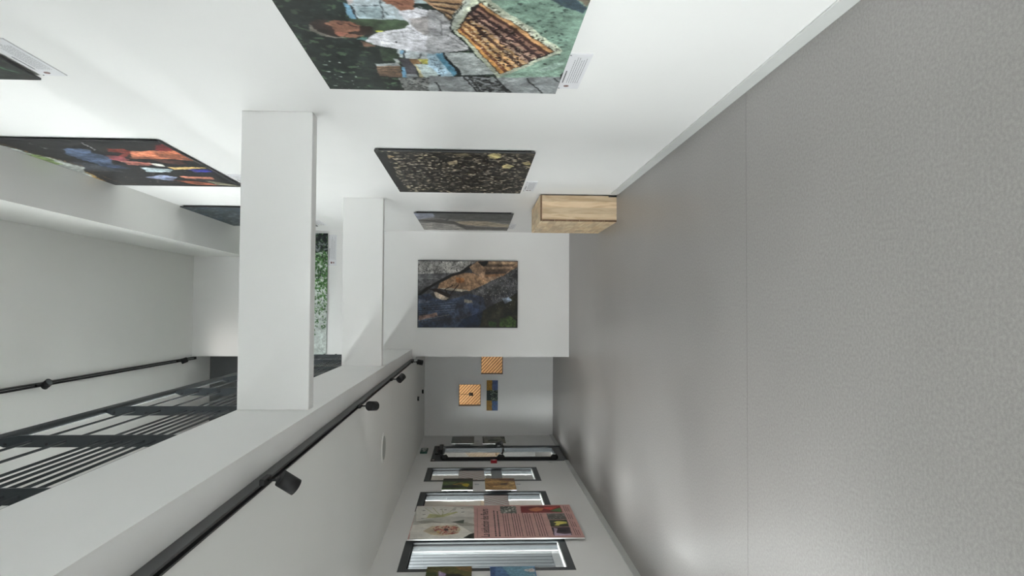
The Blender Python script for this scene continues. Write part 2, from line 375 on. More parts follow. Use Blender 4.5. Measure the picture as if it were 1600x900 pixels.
# ---- print contents
PAINT = {
 'beekeeper': [
  ('bg',(30,38,36),0.35),
  ('k',[(60,75,60),(20,26,26),(75,95,75),(45,60,52)],1100,(4,13),[(-10,-10),(1010,-10),(1010,1010),(-10,1010)]),
  ('p',(150,165,170),0.08,[(590,300),(1010,260),(1010,560),(590,560)]),
  ('p',(104,140,160),0.06,[(640,250),(1010,215),(1010,270),(640,305)]),
  ('l',(70,80,85),5,[(720,270),(720,560)]),
  ('l',(70,80,85),5,[(860,270),(860,560)]),
  ('l',(90,100,105),5,[(590,420),(1010,400)]),
  ('p',(66,82,62),0.3,[(590,540),(1010,520),(1010,640),(590,660)]),
  ('p',(122,148,134),0.06,[(590,640),(1010,600),(1010,1010),(590,1010)]),
  ('p',(90,70,52),0.4,[(640,700),(1010,660),(1010,740),(640,790)]),
  ('k',[(190,200,195),(120,140,125)],25,(2,6),[(239,34),(246,193),(7,134),(1,-7)]),
  ('p',(60,74,56),0.3,[(506,220),(509,413),(461,409),(437,287),(453,206)]),
  ('p',(58,72,58),0.3,[(331,277),(327,343),(253,347),(242,274)]),
  ('p',(178,190,196),0.06,[(628,253),(635,418),(574,409),(510,407),(506,249),(567,244)]),
  ('p',(120,160,185),0.05,[(587,220),(575,239),(508,245),(507,221)]),
  ('p',(190,180,180),0.05,[(617,230),(618,257),(575,246),(574,235)]),
  ('p',(45,50,55),0.0,[(575,241),(572,250),(507,251),(507,244)]),
  ('l',(70,80,85),4,[(572,253),(577,337)]),
  ('l',(70,80,85),4,[(622,347),(577,341),(510,330)]),
  ('p',(155,172,178),0.06,[(568,257),(571,334),(512,328),(510,253)]),
  ('l',(95,110,115),5,[(549,266),(531,277)]),
  ('l',(95,110,115),5,[(547,347),(529,352)]),
  ('p',(128,90,74),0.15,[(476,130),(492,167),(494,217),(474,234),(467,257),(456,280),(431,282),(414,248),(393,213),(400,155),(424,117)]),
  ('p',(48,38,34),0.3,[(449,70),(474,88),(490,109),(494,154),(476,130),(456,156),(426,151),(397,154),(395,116),(416,85),(431,70)]),
  ('p',(120,115,108),0.15,[(449,70),(465,84),(429,89),(399,140),(395,188),(391,138),(407,89),(428,69)]),
  ('p',(44,34,30),0.2,[(466,246),(468,283),(441,287),(421,273),(410,229),(418,197),(397,169),(428,200),(435,231)]),
  ('p',(150,98,82),0.1,[(422,146),(432,164),(427,181),(418,197),(407,172),(406,149)]),
  ('l',(70,40,35),5,[(478,177),(466,183),(473,190)]),
  ('l',(80,48,40),5,[(486,230),(474,234)]),
  ('l',(60,36,32),5,[(480,210),(468,218),(460,234)]),
  ('p',(85,125,120),0.0,[(386,209),(401,253),(378,244),(378,229)]),
  ('p',(200,205,70),0.0,[(444,295),(446,323),(434,312),(433,294)]),
  ('p',(130,100,85),0.2,[(373,223),(367,237),(345,276),(336,227)]),
  ('p',(208,208,214),0.07,[(374,238),(415,271),(439,313),(453,368),(464,398),(488,412),(549,391),(556,405),(570,445),(559,482),(535,511),(441,522),(305,512),(308,480),(331,348),(348,280)]),
  ('p',(165,160,160),0.15,[(514,419),(528,472),(530,507),(465,509),(420,460),(462,424)]),
  ('l',(158,158,165),4,[(441,377),(410,384),(392,415)]),
  ('l',(158,158,165),4,[(441,370),(436,406),(426,461)]),
  ('l',(158,158,165),4,[(467,406),(431,435),(421,491)]),
  ('l',(158,158,165),4,[(412,293),(428,348),(435,365)]),
  ('l',(158,158,165),4,[(392,277),(374,320),(369,370)]),
  ('l',(158,158,165),4,[(371,416),(387,464),(382,495)]),
  ('l',(158,158,165),4,[(542,403),(549,439),(539,473)]),
  ('l',(158,158,165),4,[(577,459),(551,491),(541,508)]),
  ('p',(30,30,35),0.0,[(377,351),(377,357),(368,355),(367,349)]),
  ('p',(150,106,86),0.15,[(617,349),(632,447),(586,445),(562,441),(553,405),(563,390),(581,382),(585,359)]),
  ('l',(95,58,45),5,[(600,348),(596,385),(582,409)]),
  ('l',(95,58,45),4,[(620,409),(596,428)]),
  ('p',(105,85,72),0.2,[(224,240),(233,335),(180,333),(115,338),(124,240)]),
  ('s',[(130,105,85),(70,60,52)],9,0.1,[(207,240),(211,334),(145,332),(142,248)]),
  ('p',(150,158,160),0.0,[(224,237),(232,327),(214,328),(207,240)]),
  ('p',(180,188,192),0.06,[(330,344),(311,480),(259,484),(227,465),(269,370),(276,351)]),
  ('l',(60,65,70),6,[(324,375),(269,369)]),
  ('l',(60,65,70),5,[(309,435),(268,428)]),
  ('p',(110,150,175),0.0,[(324,358),(324,372),(299,368),(298,358)]),
  ('p',(160,165,165),0.0,[(263,322),(262,340),(213,341),(211,323)]),
  ('p',(78,76,82),0.15,[(264,338),(266,386),(223,401),(139,391),(138,355),(213,351)]),
  ('p',(135,105,75),0.3,[(264,384),(265,423),(227,430),(223,393)]),
  ('p',(185,180,90),0.1,[(268,425),(267,473),(233,473),(228,433)]),
  ('p',(105,150,180),0.05,[(213,338),(201,352),(146,355),(113,348),(118,337)]),
  ('p',(140,145,148),0.08,[(146,355),(148,396),(118,403),(113,349)]),
  ('p',(200,190,150),0.3,[(223,399),(220,405),(141,426),(119,423),(118,405)]),
  ('p',(178,192,192),0.06,[(224,405),(230,495),(122,486),(119,426)]),
  ('p',(128,130,128),0.1,[(111,318),(120,517),(-16,509),(-5,320)]),
  ('k',[(35,38,40),(60,62,62)],160,(1.5,5),[(110,320),(118,499),(-7,490),(1,321)]),
  ('p',(165,165,168),0.18,[(562,489),(558,520),(509,555),(449,552),(359,606),(332,609),(304,488),(317,457)]),
  ('l',(125,125,128),4,[(535,508),(502,526),(429,517)]),
  ('l',(125,125,128),4,[(421,498),(430,536),(359,595)]),
  ('l',(125,125,128),4,[(361,477),(377,533),(331,602)]),
  ('p',(120,95,75),0.35,[(637,457),(643,615),(560,579),(509,555),(553,530),(598,479)]),
  ('s',[(150,120,90),(60,48,42),(165,140,110)],12,0.1,[(632,463),(638,608),(520,559),(553,530)]),
  ('p',(172,178,168),0.1,[(634,611),(635,645),(605,641),(467,575),(452,556),(503,555)]),
  ('l',(60,62,62),4,[(611,609),(503,559),(455,551)]),
  ('p',(158,164,164),0.08,[(313,523),(318,630),(163,721),(144,584)]),
  ('p',(140,144,146),0.1,[(132,447),(138,749),(154,997),(-24,1003),(-51,429)]),
  ('l',(60,64,68),5,[(138,582),(163,721)]),
  ('l',(38,40,42),6,[(80,469),(3,488)]),
  ('l',(38,40,42),6,[(135,593),(-10,652)]),
  ('l',(38,40,42),6,[(136,616),(-9,671)]),
  ('l',(38,40,42),6,[(141,722),(-13,801)]),
  ('l',(38,40,42),6,[(138,852),(-12,945)]),
  ('l',(38,40,42),6,[(143,967),(86,1009)]),
  ('k',[(30,32,34),(70,72,72)],220,(2,9),[(136,598),(141,722),(-3,795),(-5,652)]),
  ('p',(52,50,50),0.0,[(7,966),(8,1000),(-14,1002),(-16,966)]),
  ('p',(165,190,205),0.1,[(307,464),(306,492),(136,545),(131,500),(210,455)]),
  ('k',[(45,60,75)],60,(1.5,3),[(296,463),(297,488),(145,523),(140,491)]),
  ('p',(90,140,165),0.05,[(307,491),(309,519),(156,567),(136,545)]),
  ('p',(22,26,30),0.0,[(310,519),(310,527),(157,584),(144,580),(156,565)]),
  ('p',(122,148,134),0.06,[(645,654),(660,1001),(349,1005),(156,996),(136,740),(208,779),(345,933),(616,661)]),
  ('p',(140,168,152),0.04,[(136,740),(243,845),(324,937),(353,1004),(154,997)]),
  ('p',(165,190,178),0.02,[(185,868),(256,944),(269,981),(258,992),(208,952)]),
  ('p',(66,82,92),0.12,[(630,874),(633,948),(599,996),(562,993),(596,921)]),
  ('p',(120,110,95),0.5,[(643,945),(645,998),(599,996)]),
  ('k',[(60,75,70),(95,120,108)],120,(2,7),[(607,688),(617,934),(383,981),(392,882)]),
  ('l',(60,72,66),8,[(371,945),(368,962)]),
  ('l',(40,45,42),7,[(249,902),(247,922)]),
  ('l',(40,45,42),7,[(313,934),(316,958)]),
  ('p',(176,182,164),0.2,[(635,634),(636,674),(348,959),(325,952),(133,736),(449,563)]),
  ('k',[(60,62,50),(215,215,200)],260,(2,5),[(615,641),(616,671),(346,952),(338,914)]),
  ('p',(40,32,32),0.0,[(584,627),(608,658),(340,930),(308,910),(164,743),(456,575),(493,591)]),
  ('s',[(178,136,94),(70,48,42),(140,108,92),(62,44,44),(150,120,105),(58,42,42),(156,128,112),(170,135,95),(80,58,48),(196,158,112),(120,85,60),(200,160,110),(110,70,50),(205,150,90)],14,0.22,[(606,658),(340,927),(164,748),(455,577)]),
  ('k',[(205,192,165),(180,162,142)],170,(2,4.5),[(546,623),(277,878),(190,755),(463,590)]),
  ('k',[(50,36,36),(35,26,28)],160,(3,8),[(584,634),(322,892),(207,762),(506,612)]),
 ],
 'bees': [
  ('bg',(24,23,22),0.3),
  ('k',[(60,55,50),(120,112,100),(30,28,27),(165,154,132),(96,86,72),(12,11,11),(12,11,11),(16,15,15),(14,13,13)],3600,(4,15),[(0,0),(1000,0),(1000,1000),(0,1000)]),
  ('k',[(185,172,140),(200,190,160)],160,(4,12),[(0,0),(1000,0),(1000,1000),(0,1000)]),
  ('p',(215,200,140),0.15,[(952,701),(987,734),(979,787),(910,787),(884,754),(894,715)]),
  ('p',(205,190,135),0.15,[(736,801),(785,838),(741,890),(680,862),(696,816)]),
  ('p',(170,155,110),0.2,[(821,939),(848,984),(772,997),(770,960)]),
  ('p',(150,130,95),0.2,[(895,31),(921,82),(894,115),(869,72)]),
  ('p',(150,140,110),0.2,[(963,471),(979,569),(946,584),(925,522)]),
  ('p',(165,150,120),0.2,[(794,431),(847,504),(760,509),(744,444)]),
  ('p',(20,19,19),0.2,[(972,-5),(976,70),(439,56),(3,74),(-1,4)]),
 ],
 'valley': [
  ('bg',(110,108,106),0.25),
  ('p',(150,155,172),0.15,[(1032,9),(1044,205),(797,185),(673,1)]),
  ('p',(78,80,80),0.2,[(1043,192),(1060,994),(620,1000),(602,727),(698,392),(761,196)]),
  ('p',(165,152,130),0.15,[(580,388),(602,727),(411,993),(232,990),(302,672),(376,456)]),
  ('p',(70,66,64),0.2,[(634,-4),(688,233),(580,388),(291,516),(203,832),(213,991),(61,1002),(57,512),(414,381),(485,188)]),
  ('p',(150,145,140),0.3,[(473,7),(460,186),(370,379),(8,511),(-29,-16)]),
  ('p',(60,60,62),0.0,[(685,190),(653,289),(808,354),(772,368),(574,299)]),
  ('k',[(60,60,60),(170,168,165)],260,(2,8),[(1032,16),(1059,987),(41,1003),(-29,-16)]),
 ],
 'market': [
  ('bg',(30,30,33),0.25),
  ('p',(62,66,72),0.15,[(588,-35),(586,242),(437,308),(386,365),(373,110)]),
  ('p',(34,34,36),0.0,[(353,94),(389,762),(10,588),(26,66)]),
  ('p',(170,174,170),0.05,[(931,-7),(867,19),(481,135),(351,50),(-47,-36),(449,-139),(890,-48)]),
  ('p',(118,135,88),0.3,[(748,6),(722,67),(533,47),(538,-60),(601,-87)]),
  ('l',(150,120,80),6,[(957,19),(773,57),(498,150)]),
  ('l',(35,30,28),7,[(973,35),(803,85),(527,172)]),
  ('p',(165,135,88),0.15,[(389,68),(353,83),(-14,-24),(-26,-55)]),
  ('l',(120,92,70),5,[(372,99),(28,91),(121,597)]),
  ('l',(110,80,66),5,[(372,99),(405,379)]),
  ('p',(70,84,108),0.25,[(871,356),(863,468),(764,443),(723,506),(572,410),(539,284),(666,268),(769,250)]),
  ('p',(50,64,88),0.3,[(539,284),(572,410),(451,444),(454,300)]),
  ('p',(128,52,44),0.15,[(861,589),(877,697),(834,706),(697,593),(710,544),(803,642),(813,576)]),
  ('p',(150,78,84),0.35,[(737,498),(726,566),(667,600),(599,511),(676,470)]),
  ('p',(186,112,84),0.3,[(828,695),(845,820),(848,999),(764,1022),(659,998),(683,894),(676,762),(684,622)]),
  ('p',(140,46,52),0.25,[(931,927),(970,987),(951,1028),(876,1007),(847,961),(843,884)]),
  ('p',(160,98,88),0.3,[(632,515),(608,677),(530,634),(550,495)]),
  ('p',(78,52,46),0.3,[(666,746),(652,904),(571,905),(581,780)]),
  ('p',(205,205,195),0.1,[(598,665),(569,731),(507,711),(541,651)]),
  ('p',(165,180,185),0.2,[(491,546),(459,732),(376,669),(382,501)]),
  ('p',(212,180,118),0.1,[(501,728),(521,977),(501,981),(459,869),(442,742)]),
  ('p',(52,56,140),0.2,[(458,846),(472,987),(400,983),(386,857)]),
  ('p',(140,150,178),0.35,[(248,419),(310,560),(260,649),(148,545),(197,463)]),
  ('p',(170,110,90),0.25,[(301,686),(274,913),(221,895),(230,698)]),
  ('p',(150,84,60),0.3,[(182,555),(149,729),(46,835),(50,672)]),
  ('p',(120,116,98),0.3,[(174,801),(117,920),(9,994),(46,835)]),
  ('l',(210,210,210),6,[(968,540),(840,504)]),
  ('l',(200,200,200),4,[(952,215),(926,213)]),
  ('l',(170,170,170),4,[(895,216),(848,216)]),
  ('k',[(120,100,90),(60,60,70),(150,140,130)],200,(2,6),[(675,450),(575,978),(70,859),(121,194)]),
 ],
 'climber': [
  ('bg',(58,58,62),0.35),
  ('p',(150,148,145),0.3,[(984,2),(986,581),(902,505),(825,428),(798,292),(788,3)]),
  ('k',[(50,50,52),(160,158,155),(90,88,88)],700,(3,9),[(984,2),(984,572),(837,428),(643,8)]),
  ('p',(84,84,86),0.3,[(795,3),(811,360),(683,207),(580,72),(529,4)]),
  ('l',(150,150,150),6,[(729,7),(723,199),(696,224)]),
  ('l',(140,140,140),5,[(624,8),(625,89)]),
  ('p',(20,18,18),0.2,[(490,9),(580,72),(695,207),(792,326),(837,428),(953,530),(928,543),(858,505),(793,428),(716,326),(677,224),(587,131),(472,22)]),
  ('p',(140,114,92),0.3,[(902,513),(986,590),(987,994),(909,995),(779,856),(689,719),(745,650),(826,548)]),
  ('s',[(150,125,100),(88,72,60),(160,132,108),(100,80,66),(70,58,50),(130,96,70)],6,0.25,[(981,684),(985,994),(773,856),(752,668)]),
  ('p',(8,8,10),0.1,[(984,594),(986,705),(930,688),(907,658),(935,628)]),
  ('p',(146,116,90),0.28,[(658,216),(761,343),(813,462),(814,548),(739,659),(689,719),(650,685),(546,514),(558,395),(581,199)]),
  ('p',(165,110,68),0.2,[(748,377),(736,462),(673,463),(659,412),(685,377)]),
  ('p',(70,70,72),0.35,[(682,719),(766,856),(902,995),(564,996),(486,772),(483,515),(533,506)]),
  ('k',[(120,118,116),(40,40,42),(150,146,140)],500,(3,8),[(688,685),(883,993),(361,995),(458,515)]),
  ('p',(172,162,145),0.15,[(582,216),(589,318),(559,506),(532,430),(557,293)]),
  ('p',(52,60,78),0.35,[(478,9),(504,115),(429,175),(405,277),(444,396),(509,515),(458,652),(256,687),(141,568),(153,465),(87,7)]),
  ('p',(80,86,102),0.3,[(427,9),(378,158),(302,124),(326,14)]),
  ('s',[(50,60,80),(70,80,100),(44,54,72),(80,88,106)],10,0.25,[(352,14),(405,396),(228,363),(200,15)]),
  ('p',(110,106,100),0.3,[(432,464),(407,541),(369,550),(374,464)]),
  ('p',(42,52,74),0.25,[(356,498),(332,601),(243,636),(160,568),(242,516)]),
  ('l',(170,165,150),5,[(106,12),(161,202),(196,321)]),
  ('l',(150,170,200),5,[(147,551),(215,614)]),
  ('p',(120,98,92),0.2,[(175,15),(226,193),(176,202),(111,15)]),
  ('p',(46,56,74),0.35,[(80,16),(147,465),(7,466),(5,8)]),
  ('p',(20,32,52),0.3,[(141,465),(243,653),(104,705),(12,602),(11,398)]),
  ('p',(34,34,24),0.4,[(256,653),(358,772),(461,926),(526,996),(7,998),(8,620)]),
  ('p',(58,78,34),0.5,[(142,824),(182,927),(106,987),(17,979),(16,816)]),
  ('p',(40,62,28),0.5,[(104,705),(79,790),(16,782),(28,713)]),
  ('p',(112,122,136),0.4,[(436,840),(461,909),(411,943),(359,875)]),
  ('k',[(180,180,175)],30,(2,5),[(562,771),(590,996),(310,997),(282,772)]),
  ('p',(178,164,148),0.2,[(524,161),(531,199),(493,259),(456,319),(411,286),(411,234),(455,183)]),
  ('p',(30,20,18),0.0,[(568,114),(581,182),(532,259),(506,302),(481,336),(443,311),(474,260),(531,183)]),
  ('l',(30,20,20),16,[(475,319),(532,344),(634,405)]),
  ('l',(28,18,18),14,[(481,306),(569,271),(621,348)]),
  ('l',(28,20,20),12,[(621,344),(640,339)]),
  ('l',(28,20,20),10,[(627,405),(653,399)]),
  ('l',(60,50,46),6,[(481,327),(472,413)]),
  ('l',(40,30,28),5,[(574,102),(557,284),(521,506)]),
  ('p',(15,14,14),0.0,[(301,61),(301,82),(270,78),(277,61)]),
 ],
 'lilies': [
  ('bg',(202,158,152),0.0),
  ('p',(196,194,186),0.05,[(992,-3),(978,369),(-6,374),(-2,10)]),
  ('p',(225,222,215),0.04,[(984,-4),(995,170),(889,371),(614,372),(659,180),(494,22)]),
  ('p',(165,160,150),0.06,[(494,9),(523,116),(435,207),(159,323),(433,241),(462,321),(410,372),(345,372),(390,122)]),
  ('p',(232,228,220),0.04,[(395,8),(456,119),(431,267),(157,362),(2,372),(12,199),(27,14),(206,3)]),
  ('p',(70,78,66),0.1,[(467,233),(537,313),(430,308),(441,281)]),
  ('p',(190,190,140),0.12,[(735,93),(695,165),(800,261),(763,269),(624,181),(594,79)]),
  ('l',(150,150,90),5,[(924,57),(771,106),(642,166)]),
  ('l',(150,150,90),5,[(940,106),(806,133),(660,166)]),
  ('l',(150,150,90),5,[(861,167),(768,177),(659,173)]),
  ('l',(150,150,90),5,[(594,58),(609,113),(642,166)]),
  ('l',(150,150,90),5,[(876,238),(765,212),(659,173)]),
  ('l',(110,110,60),9,[(633,139),(651,187)]),
  ('l',(52,42,40),13,[(873,154),(883,171)]),
  ('l',(52,42,40),13,[(853,180),(863,197)]),
  ('l',(52,42,40),13,[(850,237),(861,254)]),
  ('l',(52,42,40),13,[(901,287),(912,304)]),
  ('l',(52,42,40),13,[(773,292),(783,309)]),
  ('l',(52,42,40),13,[(837,45),(847,61)]),
  ('l',(52,42,40),13,[(708,51),(718,68)]),
  ('l',(52,42,40),13,[(588,49),(598,65)]),
  ('l',(52,42,40),13,[(907,239),(917,257)]),
  ('p',(200,185,160),0.12,[(217,77),(357,123),(382,268),(253,297),(131,273),(91,197),(124,126)]),
  ('k',[(150,50,46),(178,70,62),(110,36,36),(200,110,90)],130,(7,15),[(262,120),(355,163),(350,275),(161,285),(106,190)]),
  ('p',(60,30,34),0.0,[(283,198),(282,221),(220,222),(227,199)]),
  ('p',(205,180,120),0.0,[(213,154),(228,170),(166,179),(161,163)]),
  ('p',(40,42,36),0.1,[(26,312),(128,349),(157,372),(-6,374)]),
  ('l',(160,160,150),5,[(476,51),(487,158),(348,308)]),
  ('p',(120,124,116),0.3,[(966,540),(965,643),(727,640),(728,541)]),
  ('k',[(40,44,40),(215,215,205)],60,(7,16),[(954,543),(950,638),(738,637),(743,543)]),
  ('p',(124,34,34),0.12,[(960,674),(967,934),(738,933),(736,669)]),
  ('p',(200,120,80),0.15,[(853,721),(928,777),(887,825),(811,806),(776,767),(796,733)]),
  ('p',(70,110,60),0.2,[(790,854),(901,929),(749,931),(762,889)]),
  ('p',(190,70,60),0.15,[(925,828),(936,924),(827,865),(868,817)]),
  ('p',(100,96,92),0.2,[(706,827),(712,938),(524,939),(515,828)]),
  ('k',[(180,178,172),(70,66,62)],40,(6,11),[(698,834),(701,933),(534,933),(522,832)]),
  ('p',(58,60,44),0.2,[(502,829),(509,938),(306,937),(302,828)]),
  ('p',(205,196,100),0.12,[(435,850),(468,879),(449,933),(398,932),(368,885),(332,876),(346,850),(402,868)]),
  ('p',(74,56,66),0.25,[(289,828),(294,937),(73,932),(58,828)]),
  ('p',(190,170,190),0.15,[(272,841),(250,862),(132,846),(100,889),(113,929),(68,925),(57,831)]),
  ('p',(40,30,40),0.1,[(208,866),(222,906),(160,907),(143,874)]),
 ],
 'green_bud': [
  ('bg',(66,84,50),0.12),
  ('p',(34,44,38),0.1,[(986,0),(991,998),(736,998),(700,508),(755,14)]),
  ('p',(100,120,72),0.08,[(665,12),(700,508),(458,300),(443,19)]),
  ('p',(34,42,34),0.12,[(354,17),(413,386),(213,688),(250,1000),(39,1000),(84,823),(134,398),(141,31)]),
  ('p',(105,125,80),0.1,[(141,24),(146,820),(62,823),(37,14)]),
  ('p',(150,128,64),0.12,[(458,300),(543,463),(609,595),(606,712),(453,583),(399,386)]),
  ('p',(200,180,60),0.1,[(452,616),(539,715),(514,866),(404,882),(244,820),(320,686)]),
  ('p',(110,84,48),0.0,[(455,468),(540,597),(410,552),(411,468)]),
  ('l',(20,22,20),14,[(593,185),(526,230),(606,276)]),
  ('l',(50,52,36),12,[(388,568),(298,669),(219,837)]),
 ],
 'amber_insect': [
  ('bg',(170,132,84),0.15),
  ('p',(110,74,58),0.15,[(980,21),(962,983),(724,998),(798,666),(919,334)]),
  ('p',(200,160,100),0.1,[(743,14),(778,495),(639,739),(603,320),(608,12)]),
  ('p',(84,58,46),0.15,[(511,514),(594,720),(484,761),(412,690),(424,526)]),
  ('p',(205,176,120),0.2,[(683,775),(726,896),(502,979),(438,874),(484,794)]),
  ('p',(150,110,70),0.1,[(476,17),(511,481),(403,526),(345,145)]),
  ('l',(50,32,26),14,[(432,107),(366,161)]),
  ('l',(60,42,28),12,[(104,9),(83,201)]),
  ('p',(196,160,104),0.15,[(302,145),(351,964),(77,974),(214,303)]),
 ],
 'purple_flower': [
  ('bg',(92,88,48),0.12),
  ('p',(120,96,58),0.1,[(986,631),(977,998),(769,990),(843,716)]),
  ('p',(60,74,34),0.15,[(792,-31),(752,253),(457,239),(464,-5)]),
  ('p',(170,150,190),0.1,[(820,267),(766,369),(713,448),(453,446),(147,320),(149,229),(619,282)]),
  ('p',(222,215,225),0.0,[(812,277),(733,333),(619,282),(684,306)]),
  ('l',(190,170,90),5,[(857,137),(786,289)]),
  ('l',(190,150,90),6,[(713,467),(780,523)]),
  ('p',(30,34,20),0.2,[(715,429),(707,718),(603,875),(135,812),(143,501)]),
 ],
 'blue_blossom': [
  ('bg',(84,118,158),0.04),
  ('p',(110,150,170),0.05,[(991,275),(992,962),(566,964),(578,438)]),
  ('p',(62,92,140),0.04,[(998,-28),(994,137),(150,62),(153,-81)]),
  ('k',[(225,220,215),(150,120,105),(200,190,190)],60,(10,22),[(857,732),(904,950),(766,972),(788,801)]),
  ('k',[(225,220,215),(150,120,105)],60,(10,22),[(603,761),(665,960),(250,941),(254,742)]),
 ],
}
WOODW = 30
# ---------------------------------------------------------------- setting
XL, XR, YE, YF = -2.46, 1.27, 11.62, 14.0
ZC, ZS, ZT = 2.515, 3.055, 6.05
Y0 = -3.5
fl = struct(bpy.data.objects.new('floor', None)); COL.objects.link(fl)
boxes('vinyl_sheet', M_floor, fl, ((XL-.3, 3.980, -.05), (2.6, YF+.1, 0)))
boxes('vinyl_sheet', M_floor, fl, ((XL-.3, Y0-.2, -.05), (2.6, 3.976, 0)))
boxes('seam_bead', mat('seam_bead', (.09, .085, .085), .6, noise=(20, .05)), fl, ((XL-.3, 3.976, -.03), (2.6, 3.980, -.0008)))
fl.children[0].rotation_euler = (0, 0, 0)

holes_left = [(4.80, 5.70, .57, 2.262), (6.77, 7.675, .57, 2.262), (8.77, 9.70, .57, 2.262), (10.28, 11.17, .57, 2.262), (11.63, 12.93, 0, 2.25), (2.6, 3.5, .57, 2.262), (-1.4, .5, 1.05, 2.262)]
wall_cells('wall_left', M_wall, 'X', XL, -.12, Y0, YF+.2, 0, ZC, holes_left)
wall_cells('wall_left_upper', M_wall, 'X', XL, -.3, Y0, 12.6, ZC, ZT, [(3, 10.5, 4.0, 4.6)])
wall_cells('wall_right', M_wall, 'X', XR, .25, Y0, YF+.2, 0, ZT, [])
wall_cells('wall_back', M_wall, 'Y', Y0, -.2, XL-.3, XR+.25, 0, ZT, [(-1.8, .6, 1.2, 2.0), (-.5, 1.1, 3.5, 4.4)])
OP1 = (-1.888, -1.463, 1.418, 1.849); OP2 = (-1.264, -.84, .988, 1.416)
wall_cells('wall_far', M_wall, 'Y', YF, .22, XL-.3, XR+.25, 0, ZC, [OP1, OP2])
struct(boxes('wall_end', M_wall, None, ((-.767, YE, 0), (XR+.01, YE+.2, ZT))))
struct(boxes('wall_far_upper', mat('dark_grey_wall', (.13, .135, .14), .7, noise=(2, .03)), None, ((XL, 12.4, ZS), (XR+.01, 12.6, ZT))))  # wall of the upper recess, darker grey than the other walls
# lower ceiling = gallery slab, with its edge beam
struct(boxes('ceiling', M_ceil, None, ((XL-.3, Y0, ZC), (-.824, YE+.2, ZS-.002)), ((XL-.3, YE+.2, ZC), (XR+.25, YF+.2, ZS-.002))))
struct(boxes('ceiling_upper', M_ceil, None, ((XL-.3, Y0-.2, ZT), (XR+.25, 12.6, ZT+.15))))
struct(boxes('trim_1', M_wall, None, ((-.824, Y0, 2.557), (-.645, YE, ZS))))
struct(boxes('trim_2', M_wall, None, ((-.645, 4.61, 2.602), (XR, 4.74, 3.052)), bevel=.003))
struct(boxes('trim_3', M_wall, None, ((-.645, 8.16, 2.602), (XR, 8.29, 3.052)), bevel=.003))
struct(boxes('trim_4', M_ceil, None, ((.83, Y0, 5.212), (XR, YE, ZT))))
# skirting
struct(boxes('baseboard_right', M_board, None, ((XR-.012, Y0, 0), (XR, 7.6, .085)), bevel=.002))
struct(boxes('baseboard_left', M_board, None, ((XL, Y0, 0), (XL+.012, 11.63, .066)), ((XL, 12.93, 0), (XL+.012, YF, .066))))
# outside: opposite facade with vertical cladding, paving
bm = bmesh.new()
add_box(bm, (-5.8, 4.6, -.3), (-5.6, 48, 3.6))
y = 4.6
while y < 48:
    add_box(bm, (-5.6, y, -.3), (-5.57, y+.16, 3.6)); y += .2
struct(link('wall_outside', mesh_of(bm, 'wall_outside'), M_clad))
struct(boxes('ground_outside', M_pave, None, ((-14, -14, -.35), (-2.58, 48, -.25)), ((-2.76, -14, -.35), (6, -3.7, -.25)), ((1.52, -3.7, -.35), (8, 18, -.25))))
struct(boxes('added_canopy', M_clad, None, ((-4.3, 9.9, 2.72), (-2.58, 15.0, 2.84))))  # unseen canopy, added to cut the skylight entering by the door and far window
# timber room behind the far wall
struct(boxes('floor_timber_room', M_floor, None, ((-4, YF+.22, -.05), (1.5, 18, 0))))
struct(boxes('wall_timber_room', M_wall, None, ((-4.1, YF+.22, 0), (-4, 18, 3.3)), ((1.5, YF+.22, 0), (1.6, 18, 3.3)), ((-4, 18, 0), (1.5, 18.1, 3.3)), ((-4, YF+.22, ZC), (1.5, YF+.3, 3.3))))
struct(boxes('ceiling_timber_room', M_ceil, None, ((-4.1, YF+.22, 3.3), (1.6, 18.1, 3.4))))
struct(boxes('wall_timber', M_timberd, None, ((-3.0, 15.75, .3), (.2, 15.8, 2.6))))
bm = bmesh.new()
for k in range(-30, 34):
    ang = math.radians(-43 + k*.2)
    m_ = Matrix.Translation((-1.4 + k*.052*.70, 15.72 - random.uniform(0, .012), 1.35 + k*.052*.70)) @ Matrix.Rotation(-ang, 4, 'Y')
    add_box(bm, (-1.5, -.02, -.017), (1.5, .02, .017), m_)
slats = link('timber_slats', mesh_of(bm, 'timber_slats'), M_timber, bpy.data.objects['wall_timber']); slats['kind'] = 'stuff'
for nm, (a, b, c, d) in (('trim_5', OP1), ('trim_6', OP2)):
    t = .062
    struct(boxes(nm, M_wall, None, ((a-t, YF-.004, c-t), (a, YF, d+t)), ((b, YF-.004, c-t), (b+t, YF, d+t)), ((a, YF-.004, d), (b, YF, d+t)), ((a, YF-.004, c-t), (b, YF, c)), bevel=.001))
    struct(boxes(nm+'_reveal', M_anth, None, ((a, YF+.001, c), (a+.008, YF+.2, d)), ((b-.008, YF+.001, c), (b, YF+.2, d)), ((a, YF+.001, c), (b, YF+.2, c+.008)), ((a, YF+.001, d-.008), (b, YF+.2, d))))

